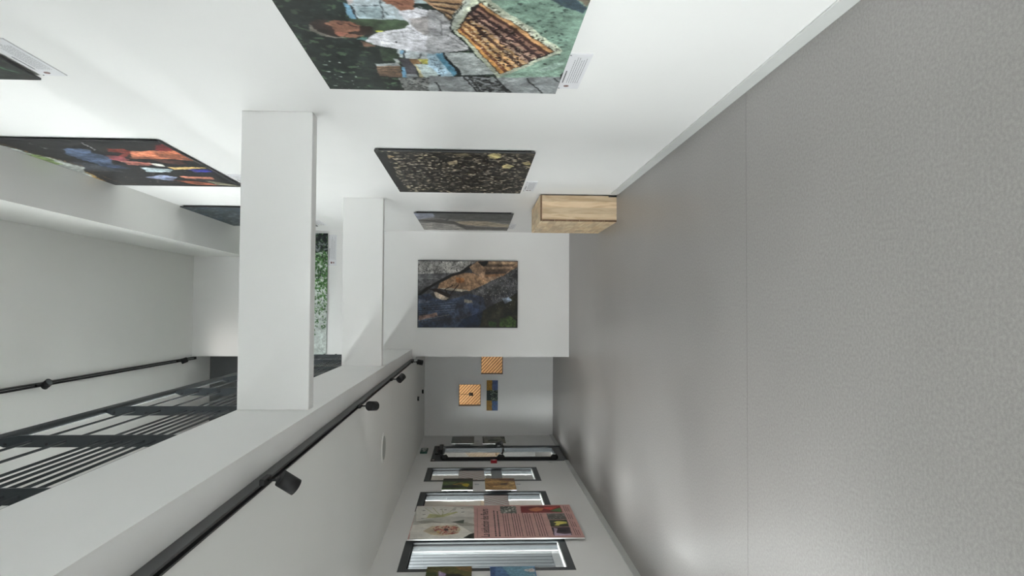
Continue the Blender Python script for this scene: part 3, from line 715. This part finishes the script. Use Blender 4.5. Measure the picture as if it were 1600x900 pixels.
# windows
def window(n, y0, y1, z0, z1, films=()):
    r = struct(bpy.data.objects.new('window_%d' % n, None)); COL.objects.link(r)
    X = XL; w = .075
    boxes('window_frame', M_anth, r, ((X-.09, y0, z0), (X+.002, y0+w, z1)), ((X-.09, y1-w, z0), (X+.002, y1, z1)), ((X-.09, y0, z1-w), (X+.0015, y1, z1)), ((X-.09, y0, z0), (X+.0015, y1, z0+w)))
    boxes('glazing_bead', M_black, r, ((X-.035, y0+w, z0+w), (X-.022, y0+w+.014, z1-w)), ((X-.035, y1-w-.014, z0+w), (X-.022, y1-w, z1-w)), ((X-.035, y0+w, z1-w-.014), (X-.022, y1-w, z1-w)))
    boxes('sill_strip', M_white, r, ((X-.03, y0+w, z0+w), (X-.004, y1-w, z0+w+.012)))
    boxes('pane', M_glass, r, ((X-.034, y0+w, z0+w), (X-.030, y1-w, z1-w)))
    for (a, b, c, d, hatch) in films:
        f = boxes('hatched_film' if hatch else 'grey_film', M_sticker if hatch else M_stickg, r, ((X-.0298, a, c), (X-.0290, b, d)))
        if hatch:
            bm = bmesh.new(); nn = 8; xx = X-.0287
            for k in range(nn):
                # slanted stripes clipped to the film
                s0 = a + (k-1.0)*(b-a)/(nn-2.5); dy = (b-a)*.55; tw = .018
                P = [(s0, c), (s0+tw, c), (s0+tw+dy, d), (s0+dy, d)]
                P = [(min(max(p[0], a), b), p[1]) for p in P]
                if P[1][0]-P[0][0] < .002 and P[2][0]-P[3][0] < .002: continue
                try: bm.faces.new([bm.verts.new((xx, p[0], p[1])) for p in P])
                except ValueError: pass
            link('stripes', mesh_of(bm, 'stripes'), M_stripe, f)
    return r
window(1, 6.77, 7.675, .57, 2.262)
window(2, 8.77, 9.70, .57, 2.262, [(9.05, 9.63, 1.09, 1.41, True)])
window(3, 10.28, 11.17, .57, 2.262, [(10.37, 11.08, 1.39, 1.77, True), (10.37, 11.08, 1.12, 1.28, False)])
window(4, 2.60, 3.50, .57, 2.262)
def plain_window(n, axis, pos, u0, u1, z0, z1, mull):
    r = struct(bpy.data.objects.new('window_%d' % n, None)); COL.objects.link(r)
    def bx(u, v, c, d, t0, t1): return ((pos+t0, u, c), (pos+t1, v, d)) if axis == 'X' else ((u, pos+t0, c), (v, pos+t1, d))
    w = .06; bs = [bx(u0, u0+w, z0, z1, -.05, .05), bx(u1-w, u1, z0, z1, -.05, .05), bx(u0, u1, z0, z0+w, -.049, .049), bx(u0, u1, z1-w, z1, -.049, .049)]
    for k in range(1, mull): c = u0+(u1-u0)*k/mull; bs.append(bx(c-w/2, c+w/2, z0, z1, -.048, .048))
    boxes('window_frame', M_anth, r, *bs)
    boxes('pane', M_glass, r, bx(u0+w, u1-w, z0+w, z1-w, -.003, .003))
window(8, 4.80, 5.70, .57, 2.262)
plain_window(5, 'Y', Y0-.1, -1.8, .6, 1.2, 2.0, 2)
plain_window(6, 'X', XL-.06, 3, 10.5, 4.0, 4.6, 5)
plain_window(7, 'X', XL-.06, -1.4, .5, 1.05, 2.262, 2)  # unseen wide window, added to brighten the lower right wall and floor
plain_window(9, 'Y', Y0-.1, -.5, 1.1, 3.5, 4.4, 2)  # unseen high rear window, added to brighten the gallery edge and front beam

# door in the left wall
d = struct(bpy.data.objects.new('door_1', None)); COL.objects.link(d)
a, b, t = 11.63, 12.93, 2.25; X = XL
boxes('door_frame', M_anth, d, ((X-.11, a, 0), (X+.002, a+.055, t)), ((X-.11, b-.055, 0), (X+.002, b, t)), ((X-.11, a, t-.055), (X+.0015, b, t)))
a2, b2, t2 = a+.058, b-.058, t-.058
boxes('door_leaf', M_anth, d, ((X-.075, a2, .01), (X-.008, a2+.10, t2)), ((X-.075, b2-.10, .01), (X-.008, b2, t2)), ((X-.075, a2, t2-.13), (X-.0085, b2, t2)), ((X-.075, a2, .01), (X-.0085, b2, .15)), bevel=.002)
boxes('pane', M_glass, d, ((X-.045, a2+.10, .15), (X-.041, b2-.10, t2-.13)))
c = boxes('door_closer', M_black, d, ((X-.008, 12.25, 2.08), (X+.065, 12.75, 2.15)), bevel=.006)
boxes('closer_arm', M_black, c, ((X+.02, 12.05, 2.155), (X+.045, 12.62, 2.17)), ((X+.02, 12.05, 2.12), (X+.04, 12.08, 2.2)))
y_ = a2+.05
h = boxes('vertical_latch_bar', M_black, d, ((X-.008, y_-.025, .19), (X+.045, y_+.025, 2.06)), bevel=.006)
for z in (.22, 1.10, 2.03): boxes('latch_housing', M_black, h, ((X-.008, y_-.04, z-.06), (X+.085, y_+.055, z+.06)), bevel=.03)
for z in (.22, 1.10, 2.03): boxes('latch_badge', M_white, h, ((X+.0855, y_-.01, z-.018), (X+.0875, y_+.03, z+.018)))
g = boxes('far_housing', M_black, d, ((X-.008, b2-.13, 1.04), (X+.085, b2-.01, 1.16)), bevel=.03)
bm = bmesh.new()
pts = [(X+.05, y_+.02, 1.10), (X+.12, y_+.10, 1.06), (X+.125, y_+.3, 1.055), (X+.125, b2-.25, 1.055), (X+.12, b2-.14, 1.06), (X+.05, b2-.07, 1.10)]
for p, q in zip(pts, pts[1:]): add_tube(bm, p, q, .016, 12)
link('push_bar', mesh_of(bm, 'push_bar'), M_blackm, d)
lb = boxes('number_label', M_inkd, d, ((X-.0015, a+.02, 2.175), (X+.0035, a+.20, 2.245)))
bm = bmesh.new()
for (p0, q0, p1, q1) in ((.055,.015,.085,.024),(.055,.046,.085,.055),(.055,.015,.064,.055),(.076,.015,.085,.055),(.115,.012,.125,.055),(.100,.044,.115,.053)):
    add_box(bm, (X+.0036, a+.02+p0, 2.175+q0), (X+.005, a+.02+p1, 2.175+q1))
link('label_figures', mesh_of(bm, 'label_figures'), M_white, lb)

# ---------------------------------------------------------------- pictures, right wall
FX = 1.243
M_edge = mat('dark_panel_edge', (.05, .05, .052), .5, noise=(10, .05))
GL = 'large photo prints on the right wall'
def R(y_left, z): return wall_frame('R', FX, y_left, z)
picture('large beekeeper print, man in white beside open green hive, on right wall', GL, R(4.03, 1.095), 1.96, 1.28, PAINT['beekeeper'], (420, 280), warp=4, grit=.24, gap=.015, edge=M_edge, inset=.03)
picture('dark print crowded with small pale insects, between the two cross beams, above caption card', GL, R(7.55, 1.075), 1.95, 1.275, PAINT['bees'], (300, 200), grit=.35, gap=.015, edge=M_edge, inset=.03)
picture('grey rocky landscape print on right wall, just above the oak plinth', GL, R(11.13, 1.05), 1.92, 1.295, PAINT['valley'], (200, 140), gap=.015, edge=M_edge, inset=.03)
picture('upper print of a dark indoor market stall with orange clothing, high on right wall', GL, R(7.38, 3.93), 1.95, 1.27, PAINT['market'], (320, 210), warp=10, grit=.3, gap=.015, edge=M_edge, inset=.03)
forest = [('bg', (32, 36, 36), .35), ('k', [(46, 54, 50), (22, 26, 26), (60, 70, 62), (36, 42, 40)], 1500, (5, 16), [(0, 0), (1000, 0), (1000, 1000), (0, 1000)]),
          ('l', (74, 112, 86), 9, [(60, 960), (150, 900), (260, 850), (420, 700)]), ('l', (84, 124, 96), 7, [(330, 880), (420, 860), (500, 800)]),
          ('l', (60, 90, 70), 6, [(30, 800), (200, 700), (330, 600)]), ('l', (58, 84, 66), 5, [(500, 950), (620, 930), (800, 860)])]
picture('upper dark forest print with green twigs, above the upper caption card nearest the camera', GL, R(3.985, 3.93), 1.95, 1.27, forest, (240, 160), gap=.015, edge=M_edge, inset=.03)
lake = [('bg', (96, 104, 108), .12), ('p', (44, 56, 66), .3, [(0, 0), (1000, 0), (1000, 560), (700, 600), (400, 420), (0, 380)]),
        ('k', [(30, 34, 38), (120, 126, 126), (60, 66, 70)], 300, (6, 22), [(0, 50), (1000, 50), (1000, 450), (0, 300)]),
        ('p', (120, 126, 128), .1, [(0, 500), (500, 560), (1000, 700), (1000, 1000), (0, 1000)]), ('p', (62, 74, 76), .1, [(500, 700), (1000, 640), (1000, 1000), (600, 1000)])]
picture('upper bluish grey lakeside print, farthest along the right wall, partly behind the front beam', GL, R(10.87, 3.93), 1.95, 1.255, lake, (200, 140), gap=.015, edge=M_edge, inset=.03)

# end wall
picture('climber on a rock overhang print, centred on the white end wall', 'prints on the end wall', wall_frame('E', YE-.035, -.295, .85), 1.095, 1.625, PAINT['climber'], (240, 360), warp=2.5, grit=.34, gap=.018, edge=M_edge, inset=.05)
bush = [('bg', (188, 196, 192), .06),
        ('p', (46, 62, 48), .5, [(560, 0), (1000, 0), (1000, 1000), (780, 1000), (640, 700)]),
        ('k', [(40, 60, 40), (70, 100, 60), (90, 130, 76), (52, 76, 50), (120, 140, 118), (30, 40, 34)], 2200, (5, 16), [(400, 0), (1000, 0), (1000, 1000), (560, 1000)]),
        ('k', [(96, 140, 80), (70, 110, 60), (190, 198, 192), (84, 120, 76), (60, 90, 54), (200, 206, 202)], 2600, (5, 14), [(100, 0), (700, 0), (860, 1000), (380, 1000)]),
        ('k', [(60, 90, 54), (80, 110, 72), (196, 202, 198)], 420, (4, 9), [(80, 500), (400, 500), (420, 1000), (200, 1000)]),
        ('k', [(34, 40, 38), (50, 56, 54), (120, 128, 128), (24, 28, 28)], 500, (5, 18), [(850, 300), (1000, 300), (1000, 1000), (850, 1000)])]
picture('wide green flowering bush print high on the end wall, seen between the beams', 'prints on the end wall', wall_frame('E', YE-.035, -.735, 3.925), 1.955, 1.28, bush, (300, 200), gap=.018, edge=M_edge, inset=.05)
# three-part print on the far wall
trip = [('bg', (40, 50, 46), .2), ('p', (150, 112, 48), .12, [(0, 0), (330, 0), (330, 500), (0, 500)]), ('p', (76, 100, 140), .1, [(0, 480), (330, 480), (330, 1000), (0, 1000)]),
        ('p', (34, 46, 42), .2, [(335, 0), (665, 0), (665, 1000), (335, 1000)]), ('k', [(120, 130, 110), (96, 110, 100), (150, 156, 146)], 60, (8, 26), [(350, 450), (660, 350), (660, 1000), (350, 950)]),
        ('k', [(16, 22, 20)], 16, (10, 24), [(430, 350), (560, 350), (560, 800), (430, 800)]),
        ('p', (156, 116, 46), .12, [(670, 0), (1000, 0), (1000, 500), (670, 500)]), ('p', (80, 96, 138), .1, [(670, 480), (1000, 480), (1000, 1000), (670, 1000)]),
        ('k', [(40, 60, 70), (150, 110, 90)], 14, (8, 20), [(0, 450), (330, 450), (330, 900), (0, 900)]), ('k', [(150, 110, 90), (60, 70, 60)], 8, (8, 18), [(700, 480), (950, 480), (950, 800), (700, 800)]),
        ('l', (150, 140, 70), 7, [(333, 0), (333, 1000)]), ('l', (150, 140, 70), 7, [(667, 0), (667, 1000)])]
picture('small three-part strip print in ochre, blue and green below the openings on far wall', None, wall_frame('E', YF-.02, -1.974, 1.084), .592, .221, trip, (180, 70), gap=.006, inset=.03, depth=.012)

# captions of the large prints
def caption(label, frame, w, h, lines, title=True, logo=2):
    r = boxes('caption_card', M_paper, None, ((0, 0, 0), (w, h, .006))); r.matrix_world = frame
    r['label'] = label; r['category'] = 'caption'; r['group'] = 'caption cards under the prints'
    rects = []; top = h*.72; x0 = w*.20
    n = lines
    for k in range(n): wordline(x0, x0 + w*random.choice((.70, .66, .73, .6)), top-(k+.5)*(h*.60/n), h*.022, rects)
    bars('small_print', M_ink, r, rects, .0068)
    if title:
        tr = []; wordline(x0, x0+w*.36, h*.86, h*.06, tr); bars('title_line', M_ink, r, tr, .0068)
    bm = bmesh.new()
    add_tube(bm, (w*.095, h*.62, .0062), (w*.095, h*.62, .0070), h*.13, 14)
    link('emblem', mesh_of(bm, 'emblem'), M_logo, r)
    if logo > 1: boxes('emblem', M_logo, r, ((w*.07, h*.28, .0061), (w*.12, h*.42, .0070)))
    for x in (.012, w-.012): tubes('pin', M_ink, r, ((x, h-.008, .006), (x, h-.008, .0085), .004), seg=8)
CX = XR
caption('white caption card under the large beekeeper print', wall_frame('R', CX, 4.0, .972), .545, .117, 6, logo=1)
caption('white caption card under the dark insect print', wall_frame('R', CX, 7.51, .935), .55, .112, 5)
caption('white caption card under the rocky landscape print near the plinth', wall_frame('R', CX, 11.05, .94), .56, .11, 5)
caption('white caption card under the upper dark forest print', wall_frame('R', CX, 3.97, 3.783), .53, .127, 7, logo=1)
caption('white caption card high on the wall under the market print', wall_frame('R', CX, 7.36, 3.785), .53, .12, 5)
caption('white caption card under the upper lakeside print, between the beams', wall_frame('R', CX, 10.85, 3.79), .53, .12, 5)
caption('white caption card under the right end of the green bush print', wall_frame('E', YE, .70, 3.79), .50, .127, 5)

# ---------------------------------------------------------------- left wall prints and banner
LX = -2.41
ban = picture('pink information panel about flowers with white lily photo on top, on left wall', None, wall_frame('L', LX, 7.565, .362), 1.27, 1.875, PAINT['lilies'], (300, 440), name='information_panel', cat='panel', inset=.12, gap=.033, edge=M_white, warp=2, grit=.05)
W_, H_ = 1.27, 1.875
tm = text_mesh('La séduction des fleurs', W_*.83, H_*.050, .014)
o = link('title_lettering', tm, M_inkd, ban); o['kind'] = 'stuff'; o.location = (W_*.045, H_*(1-.462), .0008)
rects = []
for k, (x1) in enumerate((.83, .80)): wordline(W_*.05, W_*x1, H_*(1-.497-k*.022), H_*.0075, rects)
bars('subtitle_lines', M_inkd, ban, rects, .0008)
rects = []
wordline(W_*.03, W_*.90, H_*(1-.392), H_*.0022, rects)
for (b0, n) in ((.552, 3), (.607, 4), (.676, 4), (.748, 4)):
    for k in range(n): wordline(W_*.05, W_*(.735 if k % 2 == 0 else .70), H_*(1-b0-k*.0145), H_*.0042, rects)
for k in range(2): wordline(W_*.80, W_*.97, H_*(1-.675-k*.010)-.0, H_*.003, [])
for (x0, x1) in ((.06, .27), (.29, .49), (.52, .72), (.76, .97)):
    for k in range(3): wordline(W_*x0, W_*(x1-.03*k), H_*(1-.955-k*.012), H_*.0035, rects)
bars('body_text_lines', M_inkd, ban, rects, .0008)

GS = 'small flower and insect prints on the left wall'
rg = [('bg', (98, 100, 96), .12)] + [('l', (c, c, c-4), 26, [(random.randint(0, 900), random.randint(0, 300)), (random.randint(0, 900), random.randint(600, 1000))]) for c in (120, 82, 130, 74, 112, 90, 126, 80)]
rg2 = [('bg', (120, 120, 106), .2), ('p', (54, 54, 42), .3, [(200, 180), (330, 260), (520, 240), (640, 420), (560, 700), (420, 640), (300, 400)]), ('p', (150, 150, 132), .15, [(560, 500), (760, 420), (780, 800), (600, 860)]),
       ('p', (60, 62, 50), .3, [(0, 0), (1000, 0), (1000, 60), (0, 90)]), ('p', (60, 62, 50), .3, [(700, 850), (1000, 800), (1000, 1000), (640, 1000)])]
def small(label, y, z, h, ops, w=.645): 
    picture(label, GS, wall_frame('L', LX, y, z), w, h, ops, (96, 64), inset=.07, gap=.033, depth=.013)
    k = boxes('label_card', M_paper, None, ((0, 0, 0), (.085, .07, .003))); k.matrix_world = wall_frame('L', XL, y+.44, z-.092)
    k['label'] = 'tiny grey caption card under the ' + label.split(',')[0]; k['category'] = 'caption'; k['group'] = 'tiny caption cards on the left wall'
    rr = []
    for q in range(5): wordline(.01, .075, .06-q*.011, .004, rr)
    bars('small_print', M_ink, k, rr, .0036)
small('green print of a yellow flower bud, above the amber one, between two windows', 9.606, 1.558, .417, PAINT['green_bud'])
small('amber print of an insect, below the green one, between two windows', 9.59, .97, .42, PAINT['amber_insect'])
small('grey grass print, upper of the two between door and far corner', 12.90, 1.541, .415, rg, .70)
small('grey-green spotted leaf print, lower of the two beside the door', 12.885, .967, .42, rg2, .70)
small('olive print of a purple flower, cut by the edge of the photo', 6.12, 1.56, .417, PAINT['purple_flower'])
small('blue sky print with white blossom, cut by the edge of the photo', 6.10, .97, .42, PAINT['blue_blossom'])

# signs and small fittings
s = thing('exit_sign', 'small green emergency exit sign high above the glazed door', 'sign'); s.matrix_world = wall_frame('L', XL, 12.25, 2.345)
boxes('sign_panel', M_green, s, ((0, 0, 0), (.36, .12, .03)), bevel=.003)
bm = bmesh.new()
Z = .031
def slab(pts):
    lo = [bm.verts.new((p[0], p[1], Z-.0005)) for p in pts]; hi = [bm.verts.new((p[0], p[1], Z+.001)) for p in pts]
    bm.faces.new(hi); bm.faces.new(lo[::-1])
    for i in range(len(pts)): bm.faces.new((lo[i], lo[(i+1) % len(pts)], hi[(i+1) % len(pts)], hi[i]))
slab([(.165, .055), (.19, .05), (.205, .085), (.185, .088)])                      # torso
add_tube(bm, (.205, .097, Z-.0005), (.205, .097, Z+.001), .009, 10)                # head
slab([(.165, .055), (.18, .05), (.155, .032), (.13, .03), (.13, .038), (.15, .041)])
slab([(.178, .055), (.19, .05), (.205, .035), (.20, .015), (.19, .015), (.194, .033)])
slab([(.19, .085), (.20, .078), (.225, .070), (.228, .077)]); slab([(.186, .087), (.19, .08), (.165, .075), (.15, .062), (.145, .067), (.16, .083)])
slab([(.04, .055), (.075, .085), (.075, .065), (.12, .065), (.12, .045), (.075, .045), (.075, .025)])   # arrow
slab([(.26, .02), (.31, .02), (.31, .10), (.26, .10)])                            # doorway
link('pictogram', mesh_of(bm, 'pictogram'), M_white, s)

s = thing('fire_call_point', 'red fire alarm call point on the wall beside the glazed door', 'alarm'); s.matrix_world = wall_frame('L', XL, 11.46, 1.175)
boxes('housing', M_red, s, ((0, 0, 0), (.10, .10, .045)), bevel=.004)
boxes('press_plate', M_white, s, ((.022, .03, .0452), (.078, .07, .047)))
s = thing('wall_socket', 'white wall socket low on the left wall just before the door', 'socket'); s.matrix_world = wall_frame('L', XL, 11.42, .27)
boxes('cover_plate', M_white, s, ((0, 0, 0), (.085, .085, .010)), bevel=.002)
tubes('socket_well', M_board, s, ((.0425, .0425, .0101), (.0425, .0425, .0115), .025))
s = thing('ceiling_disc', 'round flush white disc fitting in the low ceiling', 'fitting', (-1.48, 7.70, ZC))
tubes('rim', M_ceil, s, ((0, 0, 0), (0, 0, -.007), .155), seg=40)
tubes('inner_disc', mat('disc_grey', (.42, .43, .41), .6, noise=(10, .03)), s, ((0, 0, -.0071), (0, 0, -.010), .125), seg=36)
for k, y in enumerate((12.25, 13.3)):
    s = thing('ceiling_spot', ('nearer' if k == 0 else 'farther') + ' small black ceiling spot by the far wall', 'lamp', (-1.525, y, ZC), 'small black ceiling spots')
    tubes('body', M_black, s, ((0, 0, 0), (0, 0, -.03), .036)); tubes('lens', M_board, s, ((0, 0, -.0301), (0, 0, -.032), .024))
# pendant in the timber room
s = thing('pendant_lamp', 'black pendant lamp on a cord in the timber room beyond the wall opening', 'lamp', (-1.80, 15.2, 0))
tubes('cord', M_black, s, ((0, 0, 1.66), (0, 0, 3.3), .004)); tubes('shade', M_black, s, ((0, 0, 1.57), (0, 0, 1.66), .035))
ar = bpy.data.lights.new('timber_room_light', 'AREA'); ar.shape = 'RECTANGLE'; ar.size = 2.5; ar.size_y = .6; ar.energy = WOODW; ar.color = (1, .86, .68)
o = bpy.data.objects.new('timber_room_light', ar); COL.objects.link(o); o.location = (-1.4, 14.75, 3.2); o.rotation_euler = (math.radians(25), 0, 0)

# ---------------------------------------------------------------- tracks with spots
M_side = mat('track_side_grey', (.06, .062, .064), .5, noise=(10, .05))
def track(label, x0, x1, y0, y1, z0, z1, step=0):
    r = thing('lighting_track', label, 'track', ((x0+x1)/2, y0, z1), 'black lighting tracks'); w = (x1-x0)/2; L = y1-y0; h = z1-z0
    boxes('rail_body', M_blackm, r, ((-w, 0, -h), (-w+.008, L, 0)), ((w-.008, 0, -h), (w, L, 0)), ((-w+.008, 0, -.008), (w-.008, L, 0)), ((-w, L-.01, -h), (w, L, 0)))
    boxes('side_profile', M_side, r, ((w, 0, -h), (w+.003, L, 0)))
    boxes('conductor_strip', M_board, r, ((-.002, .05, -h*.55), (.002, L-.05, -.008)))
def spot(label, loc, ax, group, drop, watts=0, size=95):
    r = thing('track_spotlight', label, 'spotlight', loc, group); ax = Vector(ax).normalized()
    boxes('adapter', M_black, r, ((-.014, -.055, -.012), (.014, .055, .012)), bevel=.003)
    e = Vector((0, 0, -drop)); tubes('stem', M_black, r, ((0, 0, -.01), e, .006), (e-Vector((0, .012, 0)), e+Vector((0, .012, 0)), .014), seg=12)
    c = e + ax*.022 + Vector((0, 0, -.02))
    b = tubes('barrel', M_black, r, (c-ax*.040, c+ax*.045, .039), seg=28)
    bm = bmesh.new(); add_tube(bm, c+ax*.0452, c+ax*.048, .030, 24); link('lens', mesh_of(bm, 'lens'), M_anth, b)
    if watts:
        l = bpy.data.lights.new('spot_beam', 'SPOT'); l.energy = watts; l.spot_size = math.radians(size); l.spot_blend = 1; l.shadow_soft_size = .03; l.color = (1, .95, .88)
        lo = bpy.data.objects.new('spot_beam', l); COL.objects.link(lo); lo.parent = r
        lo.location = c + ax*.055; lo.rotation_euler = ax.to_track_quat('-Z', 'Y').to_euler()
track('long black lighting track along the edge of the low ceiling', -.822, -.790, -2.0, 11.35, 2.503, 2.555)
GT = 'spotlights on the lower track'
spot('largest black spotlight, nearest the camera, on the lower track', (-.775, 3.29, 2.489), (-.55, .30, -.7), GT, .062, 26, 120)
spot('second black spotlight from the camera on the lower track', (-.80, 5.95, 2.489), (-.10, .8, -.5), GT, .065, 12, 120)
spot('third black spotlight on the lower track, shortly before the end wall', (-.80, 8.2, 2.489), (.5, .75, -.5), GT, .07, 26, 90)
spot('last black spotlight at the far end of the lower track', (-.80, 10.9, 2.489), (-.2, .15, -.9), GT, .07)
track('black lighting track on the high upper ceiling', -.82, -.78, -1.0, 11.7, ZT-.04, ZT)
GU = 'spotlights on the upper track'
spot('nearer black spotlight on the high upper track', (-.80, 7.55, ZT-.05), (.5, -.3, -.7), GU, .04, 5, 120)
spot('farther black spotlight on the high upper track', (-.80, 10.98, ZT-.05), (.3, .5, -.75), GU, .04, 5, 120)

# ---------------------------------------------------------------- gallery railing
rl = thing('guard_railing', 'dark grey steel guard railing with thin horizontal rods along the upper gallery edge', 'railing', (-.70, 0, ZS))
y0, y1 = 1.0, 11.15
tubes('handrail', M_steel, rl, ((0, y0, 1.005), (0, y1, 1.005), .024), seg=20)
for z in (3.854, 3.682, 3.507, 3.45, 3.394, 3.338, 3.282, 3.226, 3.17):
    tubes('rod', M_steel, rl, ((0, y0, z-ZS), (0, y1, z-ZS), .0065), seg=10)
boxes('foot_rail', M_steel, rl, ((-.035, y0, 0), (.046, y1, .012)), ((.038, y0, .012), (.046, y1, .022)))
def post_mesh():
    bm = bmesh.new(); t = .006
    P = [(-.031, .012), (.031, .012), (.031, .86), (.010, .985), (-.012, .985), (-.031, .94)]
    A = [bm.verts.new((p[0], -t, p[1])) for p in P]; B = [bm.verts.new((p[0], t, p[1])) for p in P]
    bm.faces.new(A); bm.faces.new(B[::-1])
    for i in range(len(P)): bm.faces.new((A[i], B[i], B[(i+1) % len(P)], A[(i+1) % len(P)]))
    bmesh.ops.recalc_face_normals(bm, faces=bm.faces)
    return mesh_of(bm, 'post')
def bolt_mesh():
    bm = bmesh.new()
    add_tube(bm, (-.014, -.0062, 0), (-.014, -.012, 0), .007, 8)
    return mesh_of(bm, 'bolt')
pm, bmm = post_mesh(), bolt_mesh()
for k in range(9):
    p = link('post', pm, M_steel, rl); p.location = (0, 1.62+k*1.12, 0)
    for z in (.93, .72, .50, .20): link('bolt', bmm, M_black, p).location = (0, 0, z)

# ---------------------------------------------------------------- oak plinth
pl = thing('oak_plinth', 'narrow waist-high oak plinth of glued staves against the right wall', 'plinth', (.97, 7.70, 0))
PX, PY, PZ = XR-.012-.972, 1.18, .842; e = .02
x = e; n = 4; ws = (PX-e)/n
for k in range(n):
    boxes('stave', M_oak, pl, ((e+k*ws+.0004, .006, .0), (e+(k+1)*ws-.0004, .030, PZ-e)))
nb = 10; hb = (PZ-e)/nb
for k in range(nb):
    y = 0; off = random.uniform(.08, .3); first = True
    while y < PY-.001:
        y2 = min(PY, y + (off if first else random.uniform(.2, .34))); first = False
        if PY-y2 < .06: y2 = PY
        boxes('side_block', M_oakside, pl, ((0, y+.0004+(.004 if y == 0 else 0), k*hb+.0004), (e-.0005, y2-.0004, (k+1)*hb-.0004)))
        y = y2
nt_ = 4
for k in range(nt_):
    y = 0; off = random.uniform(.15, .4); first = True
    while y < PY-.001:
        y2 = min(PY, y + (off if first else random.uniform(.25, .4))); first = False
        if PY-y2 < .06: y2 = PY
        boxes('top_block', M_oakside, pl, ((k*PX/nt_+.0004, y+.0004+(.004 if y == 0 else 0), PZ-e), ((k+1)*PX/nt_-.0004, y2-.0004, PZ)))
        y = y2
# end-grain edges seen from the front
for k in range(6): boxes('end_grain_block', M_oakend, pl, ((0, 0, k*(PZ-e)/6+.001), (e-.001, .0042, (k+1)*(PZ-e)/6-.001)))
for k in range(4): boxes('end_grain_block', M_oakend, pl, ((k*PX/4+.0005, 0, PZ-e+.001), ((k+1)*PX/4-.0005, .0042, PZ-.0005)))
boxes('core', M_backing, pl, ((e, .031, .002), (PX, PY, PZ-e-.001)))
boxes('skirting_notch', M_backing, pl, ((PX-.013, .004, 0), (PX, .0062, .09)))
